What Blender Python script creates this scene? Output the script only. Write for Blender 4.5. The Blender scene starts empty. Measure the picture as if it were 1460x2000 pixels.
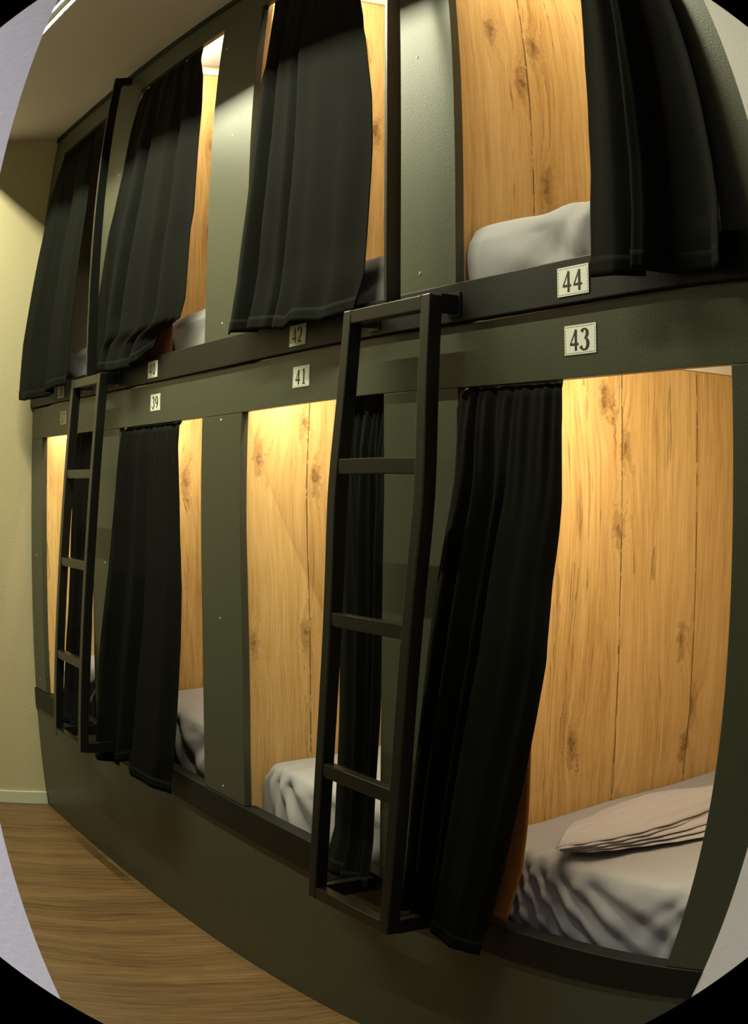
import bpy, bmesh, math, random
from mathutils import Vector, Matrix, noise
random.seed(7)
S = bpy.context.scene
COL = S.collection

# ------------------------------------------------------------------ camera (fisheye lens)
cam = bpy.data.cameras.new('camera'); camo = bpy.data.objects.new('camera', cam); COL.objects.link(camo); S.camera = camo
cam.type = 'PANO'; cam.panorama_type = 'FISHEYE_LENS_POLYNOMIAL'
cam.sensor_width = 36; cam.sensor_height = 36
MM = 36/2.0                                   # millimetres per 1000 px
K = (0.357352152726634, 0.361915471115255, -0.6356587232696375, 0.3788001491017028)
cam.fisheye_polynomial_k0 = 0
cam.fisheye_polynomial_k1 = -K[0]/MM; cam.fisheye_polynomial_k2 = -K[1]/MM**2
cam.fisheye_polynomial_k3 = -K[2]/MM**3; cam.fisheye_polynomial_k4 = -K[3]/MM**4
def th(r): return K[0]*r+K[1]*r*r+K[2]*r**3+K[3]*r**4
cam.fisheye_fov = 2*th(1.165)
cam.shift_x = -(730.99-730)/2000; cam.shift_y = -(1000-961.04)/2000
cam.clip_start = 0.01
RX = Vector((0.5313191889044453, 0.8471388359942539, 0.007464050628735097))
RD = Vector((0.00803353697944606, 0.0037719724092595917, -0.9999606164783409))
FW = Vector((-0.8471336268765911, 0.5313582264104036, -0.004801399844630952))
m = Matrix.Identity(4)
for i in range(3):
    m[i][0] = RX[i]; m[i][1] = -RD[i]; m[i][2] = -FW[i]
m.translation = Vector((0, -1.19745, 1.23645))
camo.matrix_world = m

# ------------------------------------------------------------------ world, view
w = bpy.data.worlds.new('world'); S.world = w; w.use_nodes = True
w.node_tree.nodes['Background'].inputs[0].default_value = (0.8, 0.85, 1, 1)
w.node_tree.nodes['Background'].inputs[1].default_value = 0.02
S.view_settings.view_transform = 'Standard'; S.view_settings.look = 'None'
S.view_settings.gamma = 1; S.view_settings.use_curve_mapping = False
S.view_settings.exposure = 0.0

P_STRIP = 80.0        # ceiling light strip (W)
P_PANEL = 31.0        # unseen lamp added in the cross hall for the white walls (W)
P_BUNK = 9.5          # reading light in each bunk (W)
C_STRIP = (0.99, 0.97, 0.65); C_PANEL = (0.90, 0.90, 1.0); C_BUNK = (1.0, 0.85, 0.57)

# ------------------------------------------------------------------ materials
def mat(name, col=(.5,.5,.5), rough=.5, spec=.5, metal=0):
    M = bpy.data.materials.new(name); M.use_nodes = True
    b = M.node_tree.nodes['Principled BSDF']
    b.inputs['Base Color'].default_value = (*col, 1); b.inputs['Roughness'].default_value = rough
    b.inputs['Specular IOR Level'].default_value = spec; b.inputs['Metallic'].default_value = metal
    return M
class NT:
    def __init__(s, M): s.t = M.node_tree; s.b = s.t.nodes['Principled BSDF']
    def n(s, typ, **kw):
        o = s.t.nodes.new(typ)
        for k, v in kw.items(): setattr(o, k, v)
        return o
    def l(s, a, b): s.t.links.new(a, b)
    def math(s, op, a, b=None, c=None, clamp=False):
        o = s.n('ShaderNodeMath', operation=op, use_clamp=clamp)
        for i, v in enumerate((a, b, c)):
            if v is None: continue
            if isinstance(v, (int, float)): o.inputs[i].default_value = v
            else: s.l(v, o.inputs[i])
        return o.outputs[0]
    def pos(s):
        g = s.n('ShaderNodeNewGeometry'); x = s.n('ShaderNodeSeparateXYZ'); s.l(g.outputs['Position'], x.inputs[0]); return g.outputs['Position'], x.outputs
    def comb(s, a, b, c=0.0):
        o = s.n('ShaderNodeCombineXYZ')
        for i, v in enumerate((a, b, c)):
            if isinstance(v, (int, float)): o.inputs[i].default_value = v
            else: s.l(v, o.inputs[i])
        return o.outputs[0]
    def noise(s, vec, scale=1, detail=3, rough=.5, dist=0):
        o = s.n('ShaderNodeTexNoise'); o.inputs['Scale'].default_value = scale; o.inputs['Detail'].default_value = detail
        o.inputs['Roughness'].default_value = rough; o.inputs['Distortion'].default_value = dist
        s.l(vec, o.inputs['Vector']); return o.outputs['Fac']
    def ramp(s, fac, stops):
        o = s.n('ShaderNodeValToRGB'); e = o.color_ramp.elements
        while len(e) < len(stops): e.new(.5)
        for i, (p, c) in enumerate(stops): e[i].position = p; e[i].color = (*c, 1) if len(c) == 3 else c
        s.l(fac, o.inputs[0]); return o.outputs[0]
    def mix(s, fac, a, b, typ='MIX'):
        o = s.n('ShaderNodeMix', data_type='RGBA', blend_type=typ)
        for i, v in ((0, fac), (6, a), (7, b)):
            if isinstance(v, (int, float)): o.inputs[i].default_value = v
            elif isinstance(v, tuple): o.inputs[i].default_value = (*v, 1)
            else: s.l(v, o.inputs[i])
        return o.outputs[2]
    def bump(s, h, dist=.001, strength=1):
        o = s.n('ShaderNodeBump'); o.inputs['Distance'].default_value = dist; o.inputs['Strength'].default_value = strength
        s.l(h, o.inputs['Height']); s.l(o.outputs[0], s.b.inputs['Normal'])

def painted(name, col, rough, spec=.5, bump=.0004, scale=220, var=.06):
    M = mat(name, col, rough, spec); t = NT(M); p, _ = t.pos()
    n1 = t.noise(p, 3, 3); c = t.mix(t.math('MULTIPLY', n1, 1.0), tuple(x*(1-var) for x in col), tuple(x*(1+var) for x in col))
    t.l(c, t.b.inputs['Base Color']); n = t.noise(p, scale, 2); t.bump(n, bump); return M

M_PANEL = painted('olive_grey_paint', (.046, .0515, .0345), .37, .42, .0003)
M_RAIL = painted('dark_grey_metal', (.0050, .0054, .0044), .5, .25, .0002)
M_LADDER = painted('black_powder_coat', (.0055, .006, .005), .28, .5, .0002, 500)
M_EDGE = painted('raw_board_edge', (.05, .035, .022), .7)
M_CEIL = painted('matt_ceiling_paint', (.50, .45, .46), .9, .2, .0003, 160, .03)
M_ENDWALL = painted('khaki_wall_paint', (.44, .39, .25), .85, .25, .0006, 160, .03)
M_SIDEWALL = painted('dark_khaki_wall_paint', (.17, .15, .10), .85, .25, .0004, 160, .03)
M_WHITE = painted('white_plaster', (.78, .77, .78), .85, .25, .0003, 160, .02)
M_TRIM = painted('cream_trim_paint', (.72, .68, .58), .6)
M_SKIRT = painted('pale_skirting', (.50, .52, .42), .6, .3)
M_CHANNEL = mat('dark_anodised_channel', (.015, .015, .013), .8, .2)
M_SCREW = mat('bright_screw', (.75, .75, .7), .25, .5, 1)
M_PAPER = mat('label_paper', (.74, .76, .70), .7)
M_INK = mat('black_ink', (.004, .004, .004), .6)

KNOTS = [(-1.6545, .349, 1.403), (-1.6545, .388, 1.162), (-1.6545, .573, .926), (-1.6545, .403, 1.31), (-1.6545, .60, .70), (-1.6545, .28, .75),
         (-2.4745, .166, 1.378), (-2.4745, .048, 1.293), (-2.4745, .202, 1.251), (-2.4745, .171, .89), (-2.4745, .03, .864), (-2.4745, .35, 2.133),
         (-1.6545, .098, 2.124), (-1.6545, .164, 2.004), (-1.6545, .215, 1.789), (-1.6545, .203, 2.108), (-3.3125, .22, 1.25), (-3.3125, .20, 2.2)]
def oak(name, kind):
    M = mat(name, (.5, .3, .12), .5, .3); t = NT(M); p, x = t.pos()
    X, Y, Z = x[0], x[1], x[2]
    if kind == 'wall':
        u = t.math('ADD', Y, t.math('MULTIPLY', X, 0.0)); seedv = t.math('MULTIPLY', t.math('ROUND', t.math('MULTIPLY', X, 3.0)), 7.31); v = Z
        pitch, off = .215, .18
    else:
        u, v, seedv = X, Y, 3.0
        pitch, off = .19, .03
    pid = t.math('FLOOR', t.math('DIVIDE', t.math('SUBTRACT', u, off), pitch))
    sd = t.math('ADD', seedv, t.math('MULTIPLY', pid, 3.7))
    fr = t.math('FRACT', t.math('DIVIDE', t.math('SUBTRACT', u, off), pitch))
    # knots bend the grain
    kv = t.comb(t.math('MULTIPLY', u, 6.5), t.math('MULTIPLY', v, 2.3), sd)
    vo = t.n('ShaderNodeTexVoronoi'); vo.inputs['Scale'].default_value = 1; vo.inputs['Randomness'].default_value = 1; t.l(kv, vo.inputs['Vector'])
    sc = t.n('ShaderNodeSeparateColor'); t.l(vo.outputs['Color'], sc.inputs[0])
    gate = t.math('GREATER_THAN', sc.outputs[0], .62)
    kd = vo.outputs['Distance']
    infl = t.math('MULTIPLY', t.math('SUBTRACT', 1.0, t.math('MULTIPLY', kd, 2.6), clamp=True), gate)
    kde = None
    if kind == 'wall':
        sc_ = t.n('ShaderNodeVectorMath', operation='MULTIPLY'); t.l(p, sc_.inputs[0]); sc_.inputs[1].default_value = (8, 11, 4.2)
        for kx, ky, kz in KNOTS:
            dn = t.n('ShaderNodeVectorMath', operation='DISTANCE'); t.l(sc_.outputs[0], dn.inputs[0]); dn.inputs[1].default_value = (kx*8, ky*11, kz*4.2)
            kde = dn.outputs['Value'] if kde is None else t.math('MINIMUM', kde, dn.outputs['Value'])
        kde = t.math('ADD', kde, t.math('MULTIPLY', t.math('SUBTRACT', t.noise(p, 60, 4, .65), .5), .42))
        infl = t.math('MAXIMUM', infl, t.math('MULTIPLY', t.math('SUBTRACT', 1.0, t.math('MULTIPLY', kde, 1.9), clamp=True), .75))
    warp = t.math('MULTIPLY', t.math('POWER', infl, 2.0), .055)
    ben = t.math('MULTIPLY', t.math('SUBTRACT', t.noise(t.comb(t.math('MULTIPLY', u, 3), t.math('MULTIPLY', v, 1.1), sd), 1, 2), .5), .09)
    uu = t.math('ADD', t.math('ADD', u, warp), ben)
    fine = t.noise(t.comb(t.math('MULTIPLY', uu, 260), t.math('MULTIPLY', v, 9), sd), 1, 4, .65)
    mid = t.noise(t.comb(t.math('MULTIPLY', uu, 62), t.math('MULTIPLY', v, 1.6), sd), 1, 3, .6)
    broad = t.noise(t.comb(t.math('MULTIPLY', uu, 9), t.math('MULTIPLY', v, .7), sd), 1, 3, .6)
    f = t.math('ADD', t.math('ADD', t.math('MULTIPLY', fine, .62), t.math('MULTIPLY', mid, .42)), t.math('MULTIPLY', broad, .46))
    if kind == 'wall':
        c = t.ramp(f, [(.54, (.33, .185, .058)), (.65, (.50, .320, .118)), (.78, (.61, .410, .168)), (.94, (.70, .50, .23))])
        dark = (.075, .028, .010)
    else:
        c = t.ramp(f, [(.55, (.040, .020, .008)), (.67, (.090, .050, .020)), (.78, (.130, .076, .032)), (.94, (.185, .112, .050))])
        dark = (.05, .025, .012)
    # cracks along the grain
    crk = t.noise(t.comb(t.math('MULTIPLY', uu, 38), t.math('MULTIPLY', v, 1.3), t.math('ADD', sd, 11)), 1, 4, .6)
    cm = t.math('MULTIPLY', t.math('GREATER_THAN', t.noise(t.comb(t.math('MULTIPLY', u, 20), t.math('MULTIPLY', v, 5), sd), 1, 2), .5), 1.0)
    crack = t.math('MULTIPLY', t.math('SUBTRACT', 1.0, t.math('MULTIPLY', t.math('ABSOLUTE', t.math('SUBTRACT', crk, .36)), 55), clamp=True), cm)
    c = t.mix(t.math('MULTIPLY', crack, .62), c, dark)
    # knot cores with rings
    ring = t.math('MULTIPLY', t.math('SINE', t.math('MULTIPLY', kd, 95)), .5)
    core = t.math('MULTIPLY', t.math('SUBTRACT', 1.0, t.math('MULTIPLY', kd, 6.0), clamp=True), gate)
    core = t.math('MULTIPLY', core, t.math('ADD', 1.0, ring), clamp=True)
    if kde is not None:
        ce = t.math('MULTIPLY', t.math('SUBTRACT', 1.0, t.math('MULTIPLY', kde, 5.0), clamp=True), t.math('ADD', .75, t.math('MULTIPLY', t.math('SINE', t.math('MULTIPLY', kde, 60)), .2)), clamp=True)
        core = t.math('MAXIMUM', core, ce)
    c = t.mix(t.math('MULTIPLY', core, .85 if kind == 'wall' else .5), c, dark)
    halo = t.math('MULTIPLY', t.math('POWER', infl, 3.0), .35)
    c = t.mix(halo, c, (.30, .13, .036) if kind == 'wall' else (.1, .055, .028))
    # seams between boards, broken up along their length
    d = t.math('ABSOLUTE', t.math('SUBTRACT', fr, .5))
    wob = t.math('MULTIPLY', t.noise(t.comb(1.0, t.math('MULTIPLY', v, 7), sd), 1, 3), .02)
    seam = t.math('GREATER_THAN', t.math('ADD', d, wob), .502 if kind == 'wall' else .504)
    if kind == 'wall': seam = t.math('MULTIPLY', seam, t.math('GREATER_THAN', t.noise(t.comb(2.0, t.math('MULTIPLY', v, 16), sd), 1, 3), .42))
    c = t.mix(t.math('MULTIPLY', seam, .75 if kind == 'wall' else .45), c, dark)
    t.l(c, t.b.inputs['Base Color'])
    t.bump(t.math('SUBTRACT', f, t.math('MULTIPLY', crack, .5)), .0008, .5)
    return M
M_OAK = oak('oak_laminate', 'wall')
M_FLOOR = oak('floor_laminate', 'floor')
M_FLOOR.node_tree.nodes['Principled BSDF'].inputs['Roughness'].default_value = .42
M_LINING = painted('orange_brown_satin', (.40, .17, .035), .32, .5, .0002, 60, .15)

def cloth(name, col, col2, scale, bump=.0003, sheen=.0, trans=0):
    M = mat(name, col, .85, .05); t = NT(M); p, x = t.pos()
    wv = t.n('ShaderNodeTexNoise'); wv.inputs['Scale'].default_value = scale; wv.inputs['Detail'].default_value = 2; t.l(p, wv.inputs['Vector'])
    c = t.mix(wv.outputs['Fac'], col, col2); t.l(c, t.b.inputs['Base Color'])
    t.b.inputs['Sheen Weight'].default_value = sheen; t.b.inputs['Sheen Roughness'].default_value = .4
    t.bump(wv.outputs['Fac'], bump, .6)
    if trans:
        tr = t.n('ShaderNodeBsdfTranslucent'); tr.inputs[0].default_value = (.30, .13, .05, 1)
        ms = t.n('ShaderNodeMixShader'); ms.inputs[0].default_value = trans
        out = t.t.nodes['Material Output']; t.l(t.b.outputs[0], ms.inputs[1]); t.l(tr.outputs[0], ms.inputs[2]); t.l(ms.outputs[0], out.inputs['Surface'])
    return M
M_CURTAIN = cloth('black_green_curtain_cloth', (.0042, .0048, .0040), (.0064, .0072, .0060), 600, .0002, .0, .09)
M_SHEET = cloth('grey_lilac_sheet', (.262, .258, .280), (.30, .296, .318), 700, .00025, .05)
M_LINEN = cloth('pale_linen', (.34, .325, .35), (.38, .365, .39), 700, .00025, .05)

def emit(name, col, strength):
    M = bpy.data.materials.new(name); M.use_nodes = True; nt = M.node_tree; nt.nodes.clear()
    e = nt.nodes.new('ShaderNodeEmission'); e.inputs[0].default_value = (*col, 1); e.inputs[1].default_value = strength
    o = nt.nodes.new('ShaderNodeOutputMaterial'); nt.links.new(e.outputs[0], o.inputs[0]); return M
M_GLOW = emit('strip_glow', (1.0, .97, .75), 14)
M_GLOWB = emit('bunk_light_glow', C_BUNK, 6)
M_GLOWP = emit('panel_glow', C_PANEL, 5)

# ------------------------------------------------------------------ helpers
def box(bm, x0, x1, y0, y1, z0, z1, bev=0):
    r = bmesh.ops.create_cube(bm, size=1)
    for v in r['verts']:
        v.co = Vector(((x0+x1)/2+v.co.x*(x1-x0), (y0+y1)/2+v.co.y*(y1-y0), (z0+z1)/2+v.co.z*(z1-z0)))
    if bev:
        es = list({e for v in r['verts'] for e in v.link_edges})
        bmesh.ops.bevel(bm, geom=es, offset=bev, segments=2, profile=.6, affect='EDGES')
def beam(bm, a, b, wx, wy, bev=.002):
    """square tube from a to b (close to vertical or horizontal), section wx by wy"""
    a, b = Vector(a), Vector(b); d = (b-a); L = d.length; d.normalize()
    up = Vector((0, 0, 1)) if abs(d.z) < .9 else Vector((1, 0, 0))
    if abs(d.z) >= .9: s = up; t = d.cross(s).normalized(); s = t.cross(d).normalized()
    else: s = d.cross(up).normalized(); t = s.cross(d).normalized()
    r = bmesh.ops.create_cube(bm, size=1)
    for v in r['verts']:
        v.co = (a+b)/2 + s*v.co.x*wx + t*v.co.y*wy + d*v.co.z*L
    if bev:
        es = list({e for v in r['verts'] for e in v.link_edges})
        bmesh.ops.bevel(bm, geom=es, offset=bev, segments=2, profile=.6, affect='EDGES')
def thing(name, label, cat, loc=(0, 0, 0), group=None):
    o = bpy.data.objects.new(name, None); COL.objects.link(o); o.location = loc; o.empty_display_size = .05
    o['label'] = label; o['category'] = cat
    if group: o['group'] = group
    return o
def root_loc(p):
    v = Vector((0, 0, 0))
    while p: v += Vector(p.location); p = p.parent
    return v
def obj(name, bm, M, parent=None, smooth=False, origin=None, label=None):
    me = bpy.data.meshes.new(name)
    off = root_loc(parent) + (Vector(origin) if origin else Vector((0, 0, 0)))
    bmesh.ops.translate(bm, verts=bm.verts, vec=-off)
    bmesh.ops.recalc_face_normals(bm, faces=bm.faces)
    bm.to_mesh(me); bm.free(); me.materials.append(M)
    if smooth:
        for p in me.polygons: p.use_smooth = True
    o = bpy.data.objects.new(name, me); COL.objects.link(o)
    if origin: o.location = origin
    if parent: o.parent = parent
    if label: o['label'] = label
    return o
def struct(name, bm, M, parent=None):
    o = obj(name, bm, M, parent); o['kind'] = 'structure'; return o
def boxes(*bs, bev=0):
    bm = bmesh.new()
    for b in bs: box(bm, *b, bev=bev)
    return bm
def area(name, loc, sx, sy, power, col, parent, rot=(0, 0, 0), spread=math.pi):
    L = bpy.data.lights.new(name, 'AREA'); L.shape = 'RECTANGLE'; L.size = sx; L.size_y = sy; L.energy = power; L.color = col; L.spread = spread
    o = bpy.data.objects.new(name, L); COL.objects.link(o); o.parent = parent; o.location = Vector(loc)-root_loc(parent); o.rotation_euler = rot; return o

# ------------------------------------------------------------------ measures (metres; X along the bunk front, Y into the bunks, Z up)
ZC = 2.6
XE = -4.27                          # end wall
OPEN = {38: (-4.125, -3.545), 40: (-3.31, -2.700), 42: (-2.472, -1.880), 44: (-1.652, -1.030)}
XR = -0.922
Z_UT, Z_L1, Z_L0, Z_LT, Z_S1, Z_S0 = 2.488, 1.583, 1.510, 1.401, .481, .407
FT = .018                           # front board thickness

# ------------------------------------------------------------------ setting
struct('floor', boxes((-4.5, 2.3, -3.2, 2.2, -.1, 0)), M_FLOOR)
SY0, SY1, SX0, SX1 = -.640, -.545, -4.15, -1.45; SYC = -.582
struct('ceiling', boxes((-4.5, 2.3, SY1, 2.2, ZC, ZC+.12), (-4.5, 2.3, -3.2, SY0, ZC, ZC+.12),
                        (-4.5, SX0, SY0, SY1, ZC, ZC+.12), (SX1, 2.3, SY0, SY1, ZC, ZC+.12)), M_CEIL)
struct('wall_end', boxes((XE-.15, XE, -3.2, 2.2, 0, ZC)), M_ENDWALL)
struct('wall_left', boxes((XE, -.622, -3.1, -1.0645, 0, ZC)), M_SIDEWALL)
struct('trim_1', boxes((-.622, -.6, -3.1, -1.0645, 0, ZC)), M_WHITE)
struct('wall_right', boxes((XR, 2.2, -.004, .12, 0, ZC)), M_WHITE)
struct('wall_far_right', boxes((2.2, 2.35, -3.2, 2.2, 0, ZC)), M_WHITE)
struct('wall_rear', boxes((-.6, 2.2, -3.25, -3.1, 0, ZC)), M_WHITE)
struct('baseboard_end', boxes((XE, XE+.012, -1.06, -.001, 0, .055), bev=.003), M_SKIRT)

# ------------------------------------------------------------------ bunk block
bk = thing('sleeping_pod_block', 'built-in two-storey row of olive-grey sleeping pods with oak-lined openings along the aisle', 'bunk beds', (-2.6, 0, 0))
obj('base_panel', boxes((XE, XR, 0, FT, .002, Z_S0-.001)), M_PANEL, bk)
obj('sill_rail', boxes((XE, XR, -.006, .03, Z_S0, Z_S1), bev=.002), M_RAIL, bk, label='dark grey rail under the lower openings')
obj('fascia_board', boxes((XE, XR, 0, FT, Z_LT, Z_L0-.001), bev=.0007), M_PANEL, bk)
obj('ledge_rail', boxes((XE, XR, -.010, .03, Z_L0+.004, Z_L1), bev=.002), M_RAIL, bk, label='dark grey rail under the upper openings')
obj('top_fascia', boxes((XE, XR, 0, FT, Z_UT, ZC-.022), bev=.0007), M_PANEL, bk)
obj('crown_strip', boxes((XE, XR, -.007, FT, ZC-.021, ZC-.001), bev=.001), M_RAIL, bk, label='thin dark strip against the ceiling')
edges = [XE] + [v for k in (38, 40, 42, 44) for v in OPEN[k]] + [XR]
screws = {2: [(-2.592, .921), (-2.59, .505), (-2.587, 1.388)], 3: [], 0: [(-4.2, .98), (-4.2, .52)], 1: [(-3.43, 1.0)], 4: []}
screwu = {2: [(-2.598, 1.622), (-2.574, 2.095), (-2.665, 2.40)], 3: [(-1.761, 1.618), (-1.766, 2.059)], 0: [], 1: [(-3.42, 2.2)], 4: []}
def screw(x, z, y, par):
    bm = bmesh.new(); r = bmesh.ops.create_cone(bm, cap_ends=True, segments=14, radius1=.0036, radius2=.0026, depth=.0014)
    bmesh.ops.rotate(bm, verts=bm.verts, matrix=Matrix.Rotation(math.radians(90), 3, 'X'))
    bmesh.ops.translate(bm, verts=bm.verts, vec=(x, y, z)); obj('screw', bm, M_SCREW, par)
for i in range(5):
    a, b = edges[2*i], edges[2*i+1]
    lo = obj('lower_post', boxes((a, b, 0, FT, Z_S1+.001, Z_LT-.001), bev=.0008), M_PANEL, bk)
    up = obj('upper_post', boxes((a, b, 0, FT, Z_L1+.001, Z_UT-.001), bev=.0008), M_PANEL, bk)
    for x, z in screws[i]: screw(x, z, -.0006, lo)
    for x, z in screwu[i]: screw(x, z, -.0006, up)
# decks, back, partitions
obj('lower_deck', boxes((XE+.001, XR, FT+.013, 2.0, .385, .405)), M_RAIL, bk)
obj('upper_deck', boxes((XE+.001, XR, FT+.013, 2.0, 1.500, 1.528)), M_TRIM, bk)
obj('back_panel', boxes((XE+.001, XR, 2.0, 2.02, .0, ZC-.002)), M_OAK, bk)
PX = [(-4.155, -4.127), (-3.345, -3.3125), (-2.505, -2.4745), (-1.685, -1.6545), (-.985, -.955)]
for i, (a, b) in enumerate(PX):
    obj('lower_partition', boxes((a, b, FT+.001, 1.998, .406, 1.499)), M_OAK, bk)
    if i: obj('upper_partition', boxes((a, b, FT+.001, 1.998, 1.529, ZC-.003)), M_OAK, bk)
    if i < 4: obj('cornice_strip', boxes((b, b+.012, FT+.002, 1.99, 1.474, 1.499), bev=.001), M_TRIM, bk, label='cream strip under the pod ceiling')
    if 0 < i < 4: obj('cornice_strip', boxes((b, b+.012, FT+.002, 1.99, 2.560, 2.585), bev=.001), M_TRIM, bk, label='cream strip under the pod ceiling')
# ------------------------------------------------------------------ number signs
G = {}
def arc(cx, cy, rx, ry, a0, a1, n=20):
    return [(cx+rx*math.cos(math.radians(a0+(a1-a0)*i/n)), cy+ry*math.sin(math.radians(a0+(a1-a0)*i/n))) for i in range(n+1)]
G['0'] = [(arc(.31, .5, .2, .46, 0, 360, 36), 'v')]
G['1'] = [([(.34, .02), (.34, .97)], .15), ([(.34, .95), (.14, .86)], .06), ([(.14, .02), (.54, .02)], .05)]
G['2'] = [(arc(.29, .72, .21, .24, 165, -20)+[(.44, .5), (.26, .26), (.07, .06)], 'v'), ([(.07, .06), (.56, .06)], .12)]
G['3'] = [(arc(.27, .76, .19, .20, 160, -70), 'v'), (arc(.25, .28, .25, .27, 85, -160), 'v')]
G['4'] = [([(.42, 0), (.42, .97)], .15), ([(.42, .97), (.05, .31)], .06), ([(.02, .30), (.60, .30)], .10)]
G['7'] = [([(.07, .94), (.56, .94)], .12), ([(.55, .93), (.28, .0)], .09)]
G['8'] = [(arc(.31, .75, .17, .21, 0, 360, 30), 'v'), (arc(.31, .26, .22, .24, 0, 360, 30), 'v')]
G['9'] = [(arc(.30, .68, .21, .29, 0, 360, 30), 'v'), (arc(.16, .62, .36, .60, 5, -78, 16), 'v')]
def glyph(bm, ch, x, z, h, y):
    for k, (pts, wd) in enumerate(G[ch]):
        ps = [Vector((x+a*h, 0, z+b*h)) for a, b in pts]; L = []
        for i, p in enumerate(ps):
            d = (ps[min(i+1, len(ps)-1)]-ps[max(i-1, 0)]).normalized()
            n = Vector((-d.z, 0, d.x)); ww = (.06+.14*abs(d.z)**1.5 if wd == 'v' else wd)*h/2
            L.append((bm.verts.new(p+n*ww+Vector((0, y-.00003*k, 0))), bm.verts.new(p-n*ww+Vector((0, y-.00003*k, 0)))))
        for i in range(len(L)-1):
            bm.faces.new((L[i][0], L[i][1], L[i+1][1], L[i+1][0]))
where = {44: 'on the dark rail under the nearest upper pod', 43: 'on the fascia over the nearest lower pod', 42: 'on the dark rail left of the near ladder',
         41: 'on the fascia left of the near ladder', 40: 'on the dark rail right of the far ladder', 39: 'on the fascia right of the far ladder',
         38: 'on the dark rail left of the far ladder', 37: 'on the fascia left of the far ladder'}
SX = {44: -1.3365, 43: -1.333, 42: -2.194, 41: -2.191, 40: -3.021, 39: -3.021, 38: -3.872, 37: -3.872}
for n, cx in SX.items():
    upr = n % 2 == 0; cz = 1.5475 if upr else 1.4585; y0 = -.0105 if upr else -.0003
    s = thing('number_sign', 'small white paper sign reading %d %s' % (n, where[n]), 'number sign', (cx, y0, cz), 'pod number signs')
    hw, hh = .0355, .0225
    obj('paper', boxes((cx-hw, cx+hw, y0-.0008, y0, cz-hh, cz+hh)), M_PAPER, s)
    b = bmesh.new(); t_ = .0005; m_ = .0022
    for q in ((cx-hw+m_, cx+hw-m_, cz-hh+m_, cz-hh+m_+t_), (cx-hw+m_, cx+hw-m_, cz+hh-m_-t_, cz+hh-m_)):
        k = q[0]
        while k < q[1]-.003: box(b, k, k+.003, y0-.0011, y0-.0009, q[2], q[3]); k += .0048
    for xx in (cx-hw+m_, cx+hw-m_-t_):
        k = cz-hh+m_
        while k < cz+hh-m_-.003: box(b, xx, xx+t_, y0-.0011, y0-.0009, k, k+.003); k += .0048
    obj('border', b, M_INK, s, label='thin dashed black border line')
    for i, ch in enumerate(str(n)):
        b = bmesh.new(); h = .033; glyph(b, ch, cx-.0235+i*.0245, cz-h/2, h, y0-.0012)
        obj('digit', b, M_INK, s, label='black serif figure %s' % ch)

# ------------------------------------------------------------------ ladders
def ladder(xl, label, handle_x):
    """xl = outer left edge of the left side rail"""
    t = thing('bunk_ladder', label, 'ladder', (xl+.14, -.07, .45), 'ladders on the pod fronts')
    W = .026; xr = xl+.28
    zt, zb = 1.557, .449
    def Y(z): return -.058+(z-zt)*(.074/(zt-zb))       # centre line of the side rails, leaning out at the foot
    for x in (xl+W/2, xr-W/2):
        b = bmesh.new(); beam(b, (x, Y(zb), zb), (x, Y(zt), zt), W, W); obj('side_rail', b, M_LADDER, t)
    for z in (1.267, 1.000, .713):
        b = bmesh.new(); beam(b, (xl+W, Y(z), z), (xr-W, Y(z), z), .022, .026); obj('rung', b, M_LADDER, t)
    for z in (zt-.013, zb+.013):
        b = bmesh.new(); beam(b, (xl+W, Y(z), z), (xr-W, Y(z), z), .025, .026); obj('cross_bar', b, M_LADDER, t)
        for x in (xl+W/2, xr-W/2):
            b = bmesh.new(); ye = -.0105 if z > 1 else -.0005; zz = z if z > 1 else z-.0
            if z < 1: ye = -.0065
            beam(b, (x, Y(z)+.013, zz), (x, ye, zz), .025, .026)
            br = obj('wall_bracket', b, M_LADDER, t)
            if z > 1: obj('foot_plate', boxes((x-.018, x+.018, ye-.003, ye-.0001, zz-.022, zz+.022), bev=.001), M_LADDER, br)
    b = bmesh.new(); beam(b, (handle_x, Y(zt), zt+.001), (handle_x, -.058, 2.572), .011, .030); obj('grab_pole', b, M_LADDER, t)
    b = bmesh.new(); beam(b, (handle_x, -.043, 2.558), (handle_x, -.0075, 2.558), .011, .026); obj('pole_bracket', b, M_LADDER, t)
    return t
ladder(-1.907, 'black steel ladder with tall grab pole between signs 41 and 43', -1.763)
ladder(-3.566, 'black steel ladder with tall grab pole near the end wall, beside signs 37 and 38', -3.412)

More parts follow.
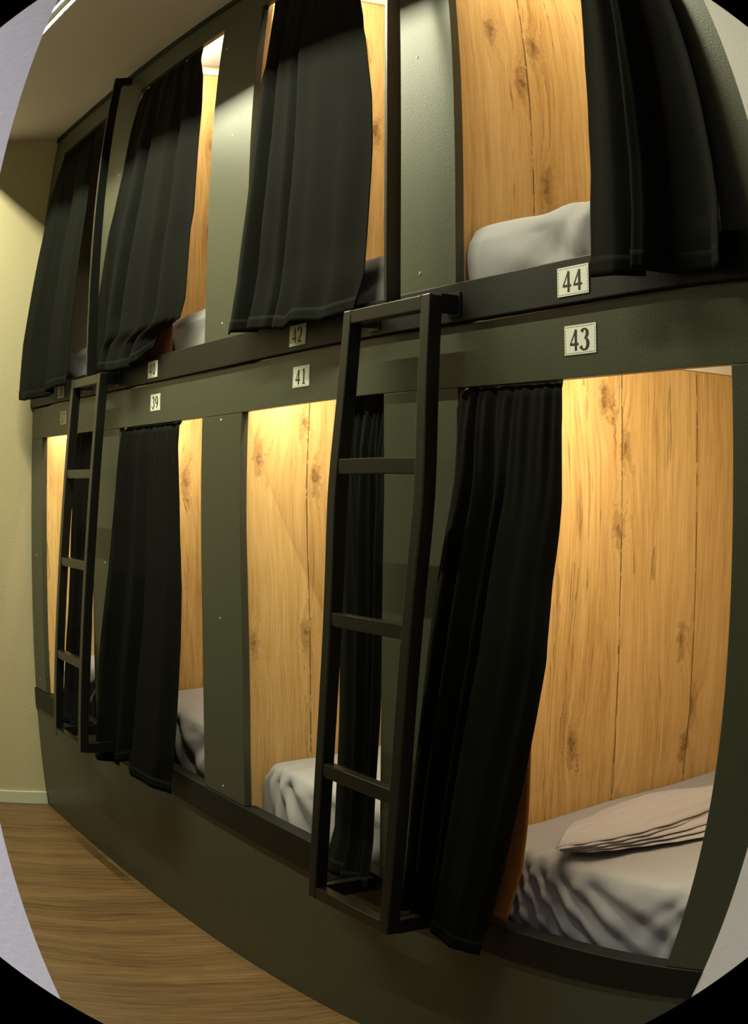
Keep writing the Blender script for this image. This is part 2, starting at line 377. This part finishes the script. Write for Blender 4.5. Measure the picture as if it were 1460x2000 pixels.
# ------------------------------------------------------------------ curtains
def interp(z, tab):
    if z <= tab[0][0]: return tab[0][1]
    for (a, va), (b, vb) in zip(tab, tab[1:]):
        if z <= b: return va+(vb-va)*(z-a)/(b-a)
    return tab[-1][1]
YL = [(.3, -.058), (.45, -.052), (1.0, -.03), (1.2, -.014), (1.33, -.006), (1.39, .004), (1.42, .027)]
YI = [(.3, -.050), (.45, -.040), (.55, -.012), (.8, .0), (1.3, .010), (1.42, .027)]
YU = [(1.4, -.05), (1.56, -.045), (1.7, -.03), (2.2, -.01), (2.45, .03)]
YV = [(1.4, -.05), (1.56, -.045), (1.7, -.03), (2.2, -.012), (2.42, -.004), (2.47, .006), (2.50, .027)]
Y38 = [(1.4, -.095), (1.58, -.09), (1.8, -.07), (2.1, -.045), (2.4, -.012), (2.47, .004), (2.50, .027)]
CUR = {
44: (YV, [(1.562, -1.259), (1.65, -1.266), (1.77, -1.267), (1.899, -1.26), (2.06, -1.24), (2.48, -1.20)], [(1.553, -0.999), (1.62, -0.996), (1.718, -1.002), (2.021, -1.0), (2.48, -1.036)],
     [(0, 1.538), (.35, 1.530), (.6, 1.528), (1, 1.525)], [(0,0),(.2,.004),(.38,-.012),(.44,.018),(.5,.014),(.57,-.018),(.8,-.022),(1,.0)], 'hanging open at the right of the nearest upper pod, above sign 44'),
42: (YU, [(1.579, -2.472), (1.784, -2.448), (1.917, -2.429), (2.082, -2.412), (2.246, -2.411), (2.45, -2.462)], [(1.577, -1.937), (1.635, -1.916), (1.691, -1.919), (1.903, -1.913), (2.01, -1.921), (2.17, -1.953), (2.314, -2.004), (2.48, -2.04)],
     [(0, 1.579), (.20, 1.574), (.42, 1.566), (.58, 1.552), (.62, 1.566), (.8, 1.556), (1, 1.566)], [(0,0),(.08,.012),(.18,-.020),(.23,.010),(.34,.004),(.43,-.014),(.48,.016),(.6,.010),(.8,.0),(1,-.012)], 'hanging in the upper pod above sign 42'),
40: (YV, [(1.582, -3.457), (1.72, -3.481), (1.854, -3.444), (1.997, -3.413), (2.058, -3.385), (2.193, -3.345), (2.322, -3.33), (2.45, -3.30)], [(1.587, -2.979), (1.635, -2.936), (1.658, -2.803), (1.711, -2.778), (1.884, -2.775), (1.94, -2.759), (2.065, -2.762), (2.217, -2.772), (2.349, -2.789), (2.45, -2.835), (2.472, -2.84), (2.492, -2.885), (2.52, -2.90)],
     [(0, 1.572), (.25, 1.566), (.5, 1.556), (.7, 1.560), (.86, 1.566), (1, 1.60)], [(0,0),(.12,-.004),(.25,.012),(.36,-.018),(.43,.016),(.6,.006),(.74,-.012),(.8,.010),(1,-.006)], 'billowing out of the upper pod above sign 40'),
38: (Y38, [(1.578, -4.14), (1.737, -4.17), (1.927, -4.15), (2.119, -4.13), (2.28, -4.15), (2.45, -4.12)], [(1.583, -3.60), (1.747, -3.61), (1.937, -3.62), (2.115, -3.63), (2.284, -3.67), (2.468, -3.77)],
     [(0, 1.535), (.3, 1.52), (1, 1.545)], [(0,0),(.15,.010),(.34,.014),(.42,-.004),(.55,-.022),(.68,-.018),(.74,.010),(.92,.006),(1,-.01)], 'farthest upper curtain, hanging out beside the khaki end wall'),
43: (YL, [(0.444, -1.719), (0.696, -1.709), (0.978, -1.682), (1.103, -1.672), (1.172, -1.665), (1.25, -1.654), (1.402, -1.650)], [(0.44, -1.491), (0.509, -1.476), (0.638, -1.451), (0.767, -1.424), (0.88, -1.4), (0.97, -1.383), (1.094, -1.384), (1.217, -1.372), (1.339, -1.374), (1.39, -1.381), (1.408, -1.408), (1.43, -1.41)],
     [(0, .470), (.4, .458), (.62, .440), (.75, .428), (1, .418)], [(0,0),(.08,.010),(.16,-.016),(.22,.010),(.34,-.018),(.42,.006),(.47,-.012),(.53,.012),(.75,.008),(.9,-.002),(1,-.012)], 'hanging at the left of the nearest lower pod, below sign 43'),
41: (YI, [(0.413, -2.03), (0.684, -2.03), (0.996, -2.035), (1.28, -2.06), (1.395, -2.075)], [(0.42, -1.86), (0.55, -1.884), (1.43, -1.884)],
     [(0, .462), (.5, .452), (1, .452)], [(0,0),(.2,.004),(.35,-.004),(.5,-.014),(.57,.014),(.7,.0),(.78,-.012),(.88,.008),(1,0)], 'behind the near ladder, below sign 41'),
39: (YL, [(0.397, -3.41), (0.578, -3.392), (0.715, -3.381), (0.874, -3.34), (0.986, -3.312), (1.157, -3.304), (1.409, -3.303)], [(0.458, -2.846), (0.52, -2.821), (0.641, -2.804), (0.834, -2.784), (0.984, -2.783), (1.168, -2.820), (1.298, -2.843), (1.39, -2.862), (1.408, -2.90), (1.43, -2.91)],
     [(0, .405), (.3, .415), (.55, .47), (.62, .43), (1, .425)], [(0,0),(.1,.010),(.2,-.016),(.3,-.010),(.42,.014),(.52,-.018),(.6,.010),(.85,.006),(1,-.012)], 'hanging half closed in the lower pod below sign 39'),
37: (YI, [(0.446, -3.862), (0.718, -3.828), (0.977, -3.797), (1.145, -3.781), (1.305, -3.80), (1.4, -3.82)], [(0.42, -3.50), (0.55, -3.549), (1.43, -3.549)],
     [(0, .455), (.5, .442), (1, .450)], [(0,0),(.18,-.008),(.3,.010),(.45,-.012),(.6,.012),(.8,-.008),(1,.004)], 'behind the far ladder in the lower pod next to the end wall'),
}
LINING = {43: ([(.484, -1.60), (1.30, -1.60)], [(.484, -1.484), (.60, -1.459), (.70, -1.455), (.84, -1.457), (.94, -1.444), (1.05, -1.43), (1.30, -1.43)]),
          40: ([(1.586, -3.15), (1.80, -3.10)], [(1.586, -2.939), (1.67, -2.935), (1.80, -2.915)])}
def curtain(n):
    ytab, LT, RT, hem, folds, desc = CUR[n]
    upr = n % 2 == 0; key = n if upr else n+1
    oL, oR = OPEN[key]; ztop = 2.515 if upr else 1.428
    zop = Z_UT if upr else Z_LT; zsill = Z_L1 if upr else Z_S1
    NS, NT_ = 110, 76
    rnd = random.Random(n*13)
    pl = [rnd.uniform(0, 6.28) for _ in range(4)]
    def pt(s, t, out=0.0):
        zh = interp(s, hem); zz = ztop+(zh-ztop)*t
        xl, xr = interp(zz, LT), interp(zz, RT)
        cl = min(1, (ztop-zz)/.26)                       # 0 at the heading, 1 once the cloth hangs free
        ss = s+.012*math.sin(s*17+pl[0])*(1-cl)
        x = xl+(xr-xl)*ss
        free = min(1, (ztop-zz)/(ztop-zh))
        y = interp(zz, ytab)
        f = 0
        sq = min(1, max(0, s+.025*math.sin(zz*4.2+n)*math.sin(math.pi*s)))
        for (a0, v0), (a1, v1) in zip(folds, folds[1:]):
            if sq <= a1:
                q = (sq-a0)/(a1-a0); f = v0+(v1-v0)*(q*q*(3-2*q)); break
        f *= (.40+1.0*free**.7)
        ple = math.sin(s*math.pi*2*11+pl[1])*.004+math.sin(s*math.pi*2*5.3+pl[2])*.003
        f = f*cl+ple*(1-cl)**1.0*.9 + .0025*noise.noise(Vector((s*7+n, zz*4, n)))*cl
        f += .004*math.sin(s*9+pl[3])*max(0, free-.9)*4
        y -= f
        if zz > zop-.03:                                  # behind the fascia
            y = max(y, FT+.005) if zz > zop-.004 else y; x = min(max(x, oL+.004), oR-.004)
        elif x < oL+.003 or x > oR-.003:
            y = min(y, -.004)
        if zz < zsill+.02: y = min(y, -.0165 if upr else -.012)
        if x < XE+.006: x = XE+.006
        if zz < 1.5 and n in (43, 41, 39, 37):            # stay behind the ladders
            for lx in (-1.907, -3.566):
                if lx-.02 < x < lx+.30:
                    yb = -.058+(zz-1.557)*.0668+.013
                    y = max(y, yb+.006)
                    if x < oL+.003 or x > oR-.003 or zz < zsill+.02: y = min(max(y, yb+.004), -.004 if zz > zsill+.02 else -.0085)
        if upr and zz < 1.62 and False: pass
        return Vector((x, y-out, zz))
    bm = bmesh.new(); V = [[bm.verts.new(pt(i/NS, j/NT_)) for i in range(NS+1)] for j in range(NT_+1)]
    for j in range(NT_):
        for i in range(NS):
            bm.faces.new((V[j][i], V[j+1][i], V[j+1][i+1], V[j][i+1]))
    cx = (oL+oR)/2
    o = obj('privacy_curtain', bm, M_CURTAIN, None, True, origin=(cx, 0, ztop))
    o['label'] = 'black-green cloth curtain '+desc; o['category'] = 'curtain'; o['group'] = 'pod curtains'
    b = bmesh.new(); t0 = 1-.030/(ztop-interp(.5, hem))
    U = [[b.verts.new(pt(i/NS, t0+(1-t0)*j/3, .0014+(.0006 if j == 0 else 0))) for i in range(NS+1)] for j in range(4)]
    for j in range(3):
        for i in range(NS): b.faces.new((U[j][i], U[j+1][i], U[j+1][i+1], U[j][i+1]))
    h = obj('hem', b, M_CURTAIN, o, True)
    qs = [o, h]
    if n in LINING:
        ll, lr = LINING[n]; b = bmesh.new(); U = []
        for j in range(41):
            zz = lr[-1][0]+(lr[0][0]-lr[-1][0])*j/40
            a_, b_ = interp(zz, ll), interp(zz, lr); row = []
            for i in range(17):
                q = i/16
                row.append(b.verts.new((a_+(b_-a_)*q, .011+.003*math.sin(q*5+zz*3)+.003*math.sin(q*2.2-zz*9), zz)))
            U.append(row)
        for j in range(40):
            for i in range(16): b.faces.new((U[j][i], U[j+1][i], U[j+1][i+1], U[j][i+1]))
        qs.append(obj('lining', b, M_LINING, o, True, label='orange-brown satin lining'))
    for q in qs:
        md = q.modifiers.new('thickness', 'SOLIDIFY'); md.thickness = .0011; md.offset = 0
    return o
for n in (44, 43, 42, 41, 40, 39, 38, 37): curtain(n)

# ------------------------------------------------------------------ mattresses
def mattress(n, x0, x1, zb, zt, rl, rr, seed, folds, label, y0=.054, out=0):
    """rounded slab with a fitted sheet pulled into folds at the front"""
    y1 = 1.97; nx = 110; H = zt-zb
    ys = []
    y = 0
    while y < y1-y0: ys.append(y); y += .007 if y < .45 else .05
    ys.append(y1-y0)
    r = .030
    bm = bmesh.new(); idx = {}
    hx = (x1-x0)/2; cxm = (x0+x1)/2
    def plan(u, v):                                        # u in -1..1 across, v metres from the front; rounds the front corners
        x = cxm+u*hx; yy = v
        R = rl if u < 0 else rr
        ex = hx*(1-abs(u))
        if ex < R and v < R:
            a, b = R-ex, R-v; m_ = max(a, b); d = math.hypot(a, b)
            if d > 0: k = m_/d; x = (x0+R-a*k) if u < 0 else (x1-R+a*k); yy = R-b*k
        return x, yy
    def disp(x, yy, z):
        d = 0
        for (fx, fz, amp, fr, reach, ph) in folds:
            a = math.atan2(fz-z+.0, (x-fx) if abs(x-fx) > 1e-5 else 1e-5); rr_ = math.hypot(x-fx, fz-z)
            q = math.sin(a*fr+ph+1.6*noise.noise(Vector((x*3, z*5, seed))))
            d += amp*(q*abs(q)**.3)*math.exp(-(rr_/reach)**2)*min(1, rr_/.03)
        d += .006*noise.noise(Vector((x*5+z*9, z*6-x*3, seed+4)))
        return d
    # top
    T = {}
    def topv(i, j):
        if (i, j) in T: return T[(i, j)]
        u = -1+2*i/nx; v = ys[j]; x, yy = plan(u, v)
        e = min(v, hx*(1-abs(u)), y1-y0-v)
        z = zt
        if e < r: z = zt-r*(1-math.sqrt(max(0, 1-((r-e)/r)**2)))*.85
        z += .016*min(1, v/.3)-.016
        z += .0025*noise.noise(Vector((x*4, yy*4, seed)))+.0015*noise.noise(Vector((x*14+yy*9, yy*6, seed)))
        fe = math.exp(-(v/.10)**2)
        z += disp(x, yy, zt-.02)*.5*fe
        T[(i, j)] = bm.verts.new((x, y0+yy+(-.6*disp(x, yy, z) if j == 0 else 0), z)); return T[(i, j)]
    for j in range(len(ys)-1):
        for i in range(nx):
            bm.faces.new((topv(i, j), topv(i+1, j), topv(i+1, j+1), topv(i, j+1)))
    # sides: walk the rim
    rim = [(i, 0) for i in range(nx+1)]+[(nx, j) for j in range(1, len(ys))]+[(i, len(ys)-1) for i in range(nx-1, -1, -1)]+[(0, j) for j in range(len(ys)-2, 0, -1)]
    nz = 22; prev = [T[k] for k in rim]; cen = Vector((cxm, y0+.8, 0))
    for k in range(1, nz+1):
        row = []
        for q, key in enumerate(rim):
            b0 = T[key].co; f = k/nz; z = b0.z+(zb-b0.z)*f
            nrm = Vector((0, -1, 0)) if (key[1] == 0 and 6 < key[0] < nx-6) else (Vector((-1 if key[0] == 0 else 1, -.0, 0)) if key[1] > 0 else Vector((-.6 if key[0] < nx/2 else .6, -.8, 0)))
            bul = .006*math.sin(math.pi*min(1, f*1.15))**.7
            front = 1 if b0.y < y0+.2 else 0
            dd = disp(b0.x, b0.y, z)*math.sin(math.pi*min(1, f*.9+.1))**.5*1.0 if front else 0
            row.append(bm.verts.new(Vector((b0.x, b0.y, z))+nrm*(bul*(1 if key[1] == 0 else .2)+dd*(1 if key[1] == 0 else .15))))
        L = len(rim)
        for q in range(L): bm.faces.new((prev[q], row[q], row[(q+1) % L], prev[(q+1) % L]))
        prev = row
    o = obj('mattress', bm, M_SHEET, None, True, origin=((x0+x1)/2, 1.0, zb))
    o['label'] = label; o['category'] = 'mattress'; o['group'] = 'sheeted mattresses'
    return o
ML, MU = (.412, .632), (1.534, 1.704)
def fl(x0, x1, zt, a=.010):
    return [(x0+.02, zt+.03, a, 15, .42, .5), (x1-.02, zt+.03, -a*.8, 13, .35, 1.2)]
mattress(43, -1.650, -1.0, *ML, .05, .05, 43, [(-1.66, .74, .0105, 56, .52, .3), (-1.0, .70, .005, 20, .22, 1)], 'mattress in a grey-lilac fitted sheet with diagonal folds, in the nearest lower pod')
mattress(44, -1.652, -1.0, *MU, .010, .05, 44, [(-1.27, 1.50, .010, 11, .32, .4), (-1.30, 1.80, .005, 14, .25, 0)], 'mattress in a smooth grey sheet in the nearest upper pod, above sign 44', y0=.030)
mattress(41, -2.470, -1.70, .412, .600, .03, .05, 41, fl(-2.46, -1.7, .6, .009), 'mattress in a grey sheet in the lower pod left of the near ladder')
mattress(42, -2.468, -1.70, *MU, .03, .05, 42, [(-2.3, 1.60, .009, 20, .4, .2)], 'mattress in a grey sheet seen right of the curtain above sign 42', y0=.030)
mattress(39, -3.305, -2.52, *ML, .04, .05, 39, fl(-3.1, -2.68, .62, .009), 'mattress in a grey sheet in the lower pod below sign 39')
mattress(40, -3.305, -2.52, *MU, .04, .05, 40, fl(-3.2, -2.6, 1.71, .006), 'mattress in a grey sheet showing beside the billowing curtain above sign 40', y0=.030)
mattress(38, -4.25, -3.36, *MU, .05, .05, 38, fl(-4.1, -3.6, 1.71, .016), 'mattress in a pale sheet in the farthest upper pod by the end wall', y0=.030)
mattress(37, -4.11, -3.36, *ML, .05, .05, 37, fl(-4.1, -3.6, .62), 'mattress in a grey sheet in the farthest lower pod by the end wall')

# ------------------------------------------------------------------ folded linen on the nearest lower mattress
def linen():
    back = [(-1.523, .172), (-1.53, .221), (-1.55, .279), (-1.558, .371), (-1.535, .450), (-1.481, .518), (-1.36, .64)]
    fu = [(-1.411, .043), (-1.384, .081), (-1.357, .128), (-1.334, .182), (-1.322, .25), (-1.32, .335), (-1.26, .50)]
    fd = [(-1.424, .062), (-1.381, .088), (-1.355, .125), (-1.326, .176), (-1.292, .225), (-1.259, .274), (-1.16, .40)]
    def cv(tab, u):
        q = u*(len(tab)-1); k = min(int(q), len(tab)-2); f = q-k
        return Vector(tab[k])*(1-f)+Vector(tab[k+1])*f
    t = thing('folded_sheet', 'pale folded bed linen lying on the nearest lower mattress', 'bed linen', (-1.4, .25, .632))
    for lay in range(5):
        bm = bmesh.new(); nu, nv = 84, 40; k = lay/4
        def P(i, j, low):
            u = i/nu; v = j/nv
            F = cv(fd, u)*(1-k)+cv(fu, u)*k if lay < 3 else cv(fu, u)
            B = cv(back, u)
            if lay == 4: B = F.lerp(B, .92); F = F.lerp(B, .02)
            p = F.lerp(B, v) + Vector((.0015*math.sin(u*40+lay*2), .001*math.cos(u*31+lay)))
            rise = .35+.65*min(1, u*1.6+.1)
            dome = (.012+.012*u)*math.sin(math.pi*min(1, .15+v*.85))*k
            e = min(1, min(v, u*2.5, (1-v))*7)
            wr = 0
            if lay == 4: wr = (.0045*math.sin(v*26-u*5)*math.exp(-((u-.62)/.28)**2)+.003*noise.noise(Vector((u*6, v*9, 3)))+.007*math.exp(-((v-.55-.12*math.sin(u*5))/.05)**2)*max(0, u-.3))*e
            z = .6365+lay*.0046*rise+dome+wr+(0 if low else .0042*math.sqrt(max(0, 1-(1-e)**2)))
            return Vector((min(p.x, -1.02), p.y, z))
        Tt = [[bm.verts.new(P(i, j, False)) for j in range(nv+1)] for i in range(nu+1)]
        Bb = [[bm.verts.new(P(i, j, True)-Vector((0, 0, .0003))) for j in range(nv+1)] for i in range(nu+1)]
        for i in range(nu):
            for j in range(nv):
                bm.faces.new((Tt[i][j], Tt[i+1][j], Tt[i+1][j+1], Tt[i][j+1])); bm.faces.new((Bb[i][j], Bb[i][j+1], Bb[i+1][j+1], Bb[i+1][j]))
        for i in range(nu):
            bm.faces.new((Tt[i][0], Bb[i][0], Bb[i+1][0], Tt[i+1][0])); bm.faces.new((Tt[i][nv], Tt[i+1][nv], Bb[i+1][nv], Bb[i][nv]))
        for j in range(nv):
            bm.faces.new((Tt[0][j], Tt[0][j+1], Bb[0][j+1], Bb[0][j])); bm.faces.new((Tt[nu][j], Bb[nu][j], Bb[nu][j+1], Tt[nu][j+1]))
        obj('cloth_layer', bm, M_LINEN, t, True)
linen()

# ------------------------------------------------------------------ lamps
ls = thing('ceiling_light_strip', 'long warm white light strip recessed in the aisle ceiling', 'ceiling light', ((SX0+SX1)/2, -.565, ZC))
zt = ZC+.033
obj('channel', boxes((SX0, SX1, SY0, SY1, zt+.004, zt+.012), (SX0, SX1, SY0, SY0+.002, ZC+.002, zt+.004),
                     (SX0, SX0+.002, SY0, SY1, ZC+.002, zt+.004), (SX1-.002, SX1, SY0, SY1, ZC+.002, zt+.004)), M_CHANNEL, ls)
obj('reflector', boxes((SX0, SX1, SY1-.002, SY1, ZC+.002, zt+.004)), M_TRIM, ls, label='pale reflector lip')
obj('diffuser', boxes((SX0+.02, SX1-.02, SYC-.004, SYC+.004, zt-.003, zt+.0035)), M_GLOW, ls)
area('strip_lamp', ((SX0+SX1)/2, SYC, zt-.0045), SX1-SX0-.05, .007, P_STRIP, C_STRIP, ls)

for n in (44, 42, 40, 43, 41, 39, 37):
    key = n if n % 2 == 0 else n+1; a, b = OPEN[key]; z = 2.590 if n % 2 == 0 else 1.4985
    upr = n % 2 == 0
    z = 2.545 if upr else 1.480
    t = thing('pod_light', 'warm light bar behind the front board inside pod %d' % n, 'light', ((a+b)/2, .03, z), 'warm pod lights')
    obj('housing', boxes((a+.02, b-.02, .0185, .030, z-.012, z+.012), bev=.001), M_TRIM, t)
    obj('diffuser', boxes((a+.025, b-.025, .0301, .0325, z-.009, z+.009)), M_GLOWB, t)
    area('pod_lamp', ((a+b)/2, .034, z), b-a-.06, .014, P_BUNK*{44: 1.25, 42: 1.2, 40: 1.1, 43: 1.05, 41: .78, 39: .9, 37: .8}[n], C_BUNK, t, rot=(math.radians(68 if upr else 58), 0, 0))

cl = thing('added_ceiling_lamp', 'unseen square cool white lamp added on the ceiling behind the viewer to light the white walls', 'ceiling light', (.1, -1.95, ZC))  # unseen lamp, added to put cool light on the white walls
obj('frame', boxes((-.1, .3, -2.15, -1.75, ZC-.03, ZC-.001), bev=.004), M_TRIM, cl)
obj('diffuser', boxes((-.085, .285, -2.135, -1.765, ZC-.034, ZC-.0301)), M_GLOWP, cl)
area('added_hall_light', (.1, -1.95, ZC-.036), .34, .34, P_PANEL, C_PANEL, cl, spread=math.radians(105))
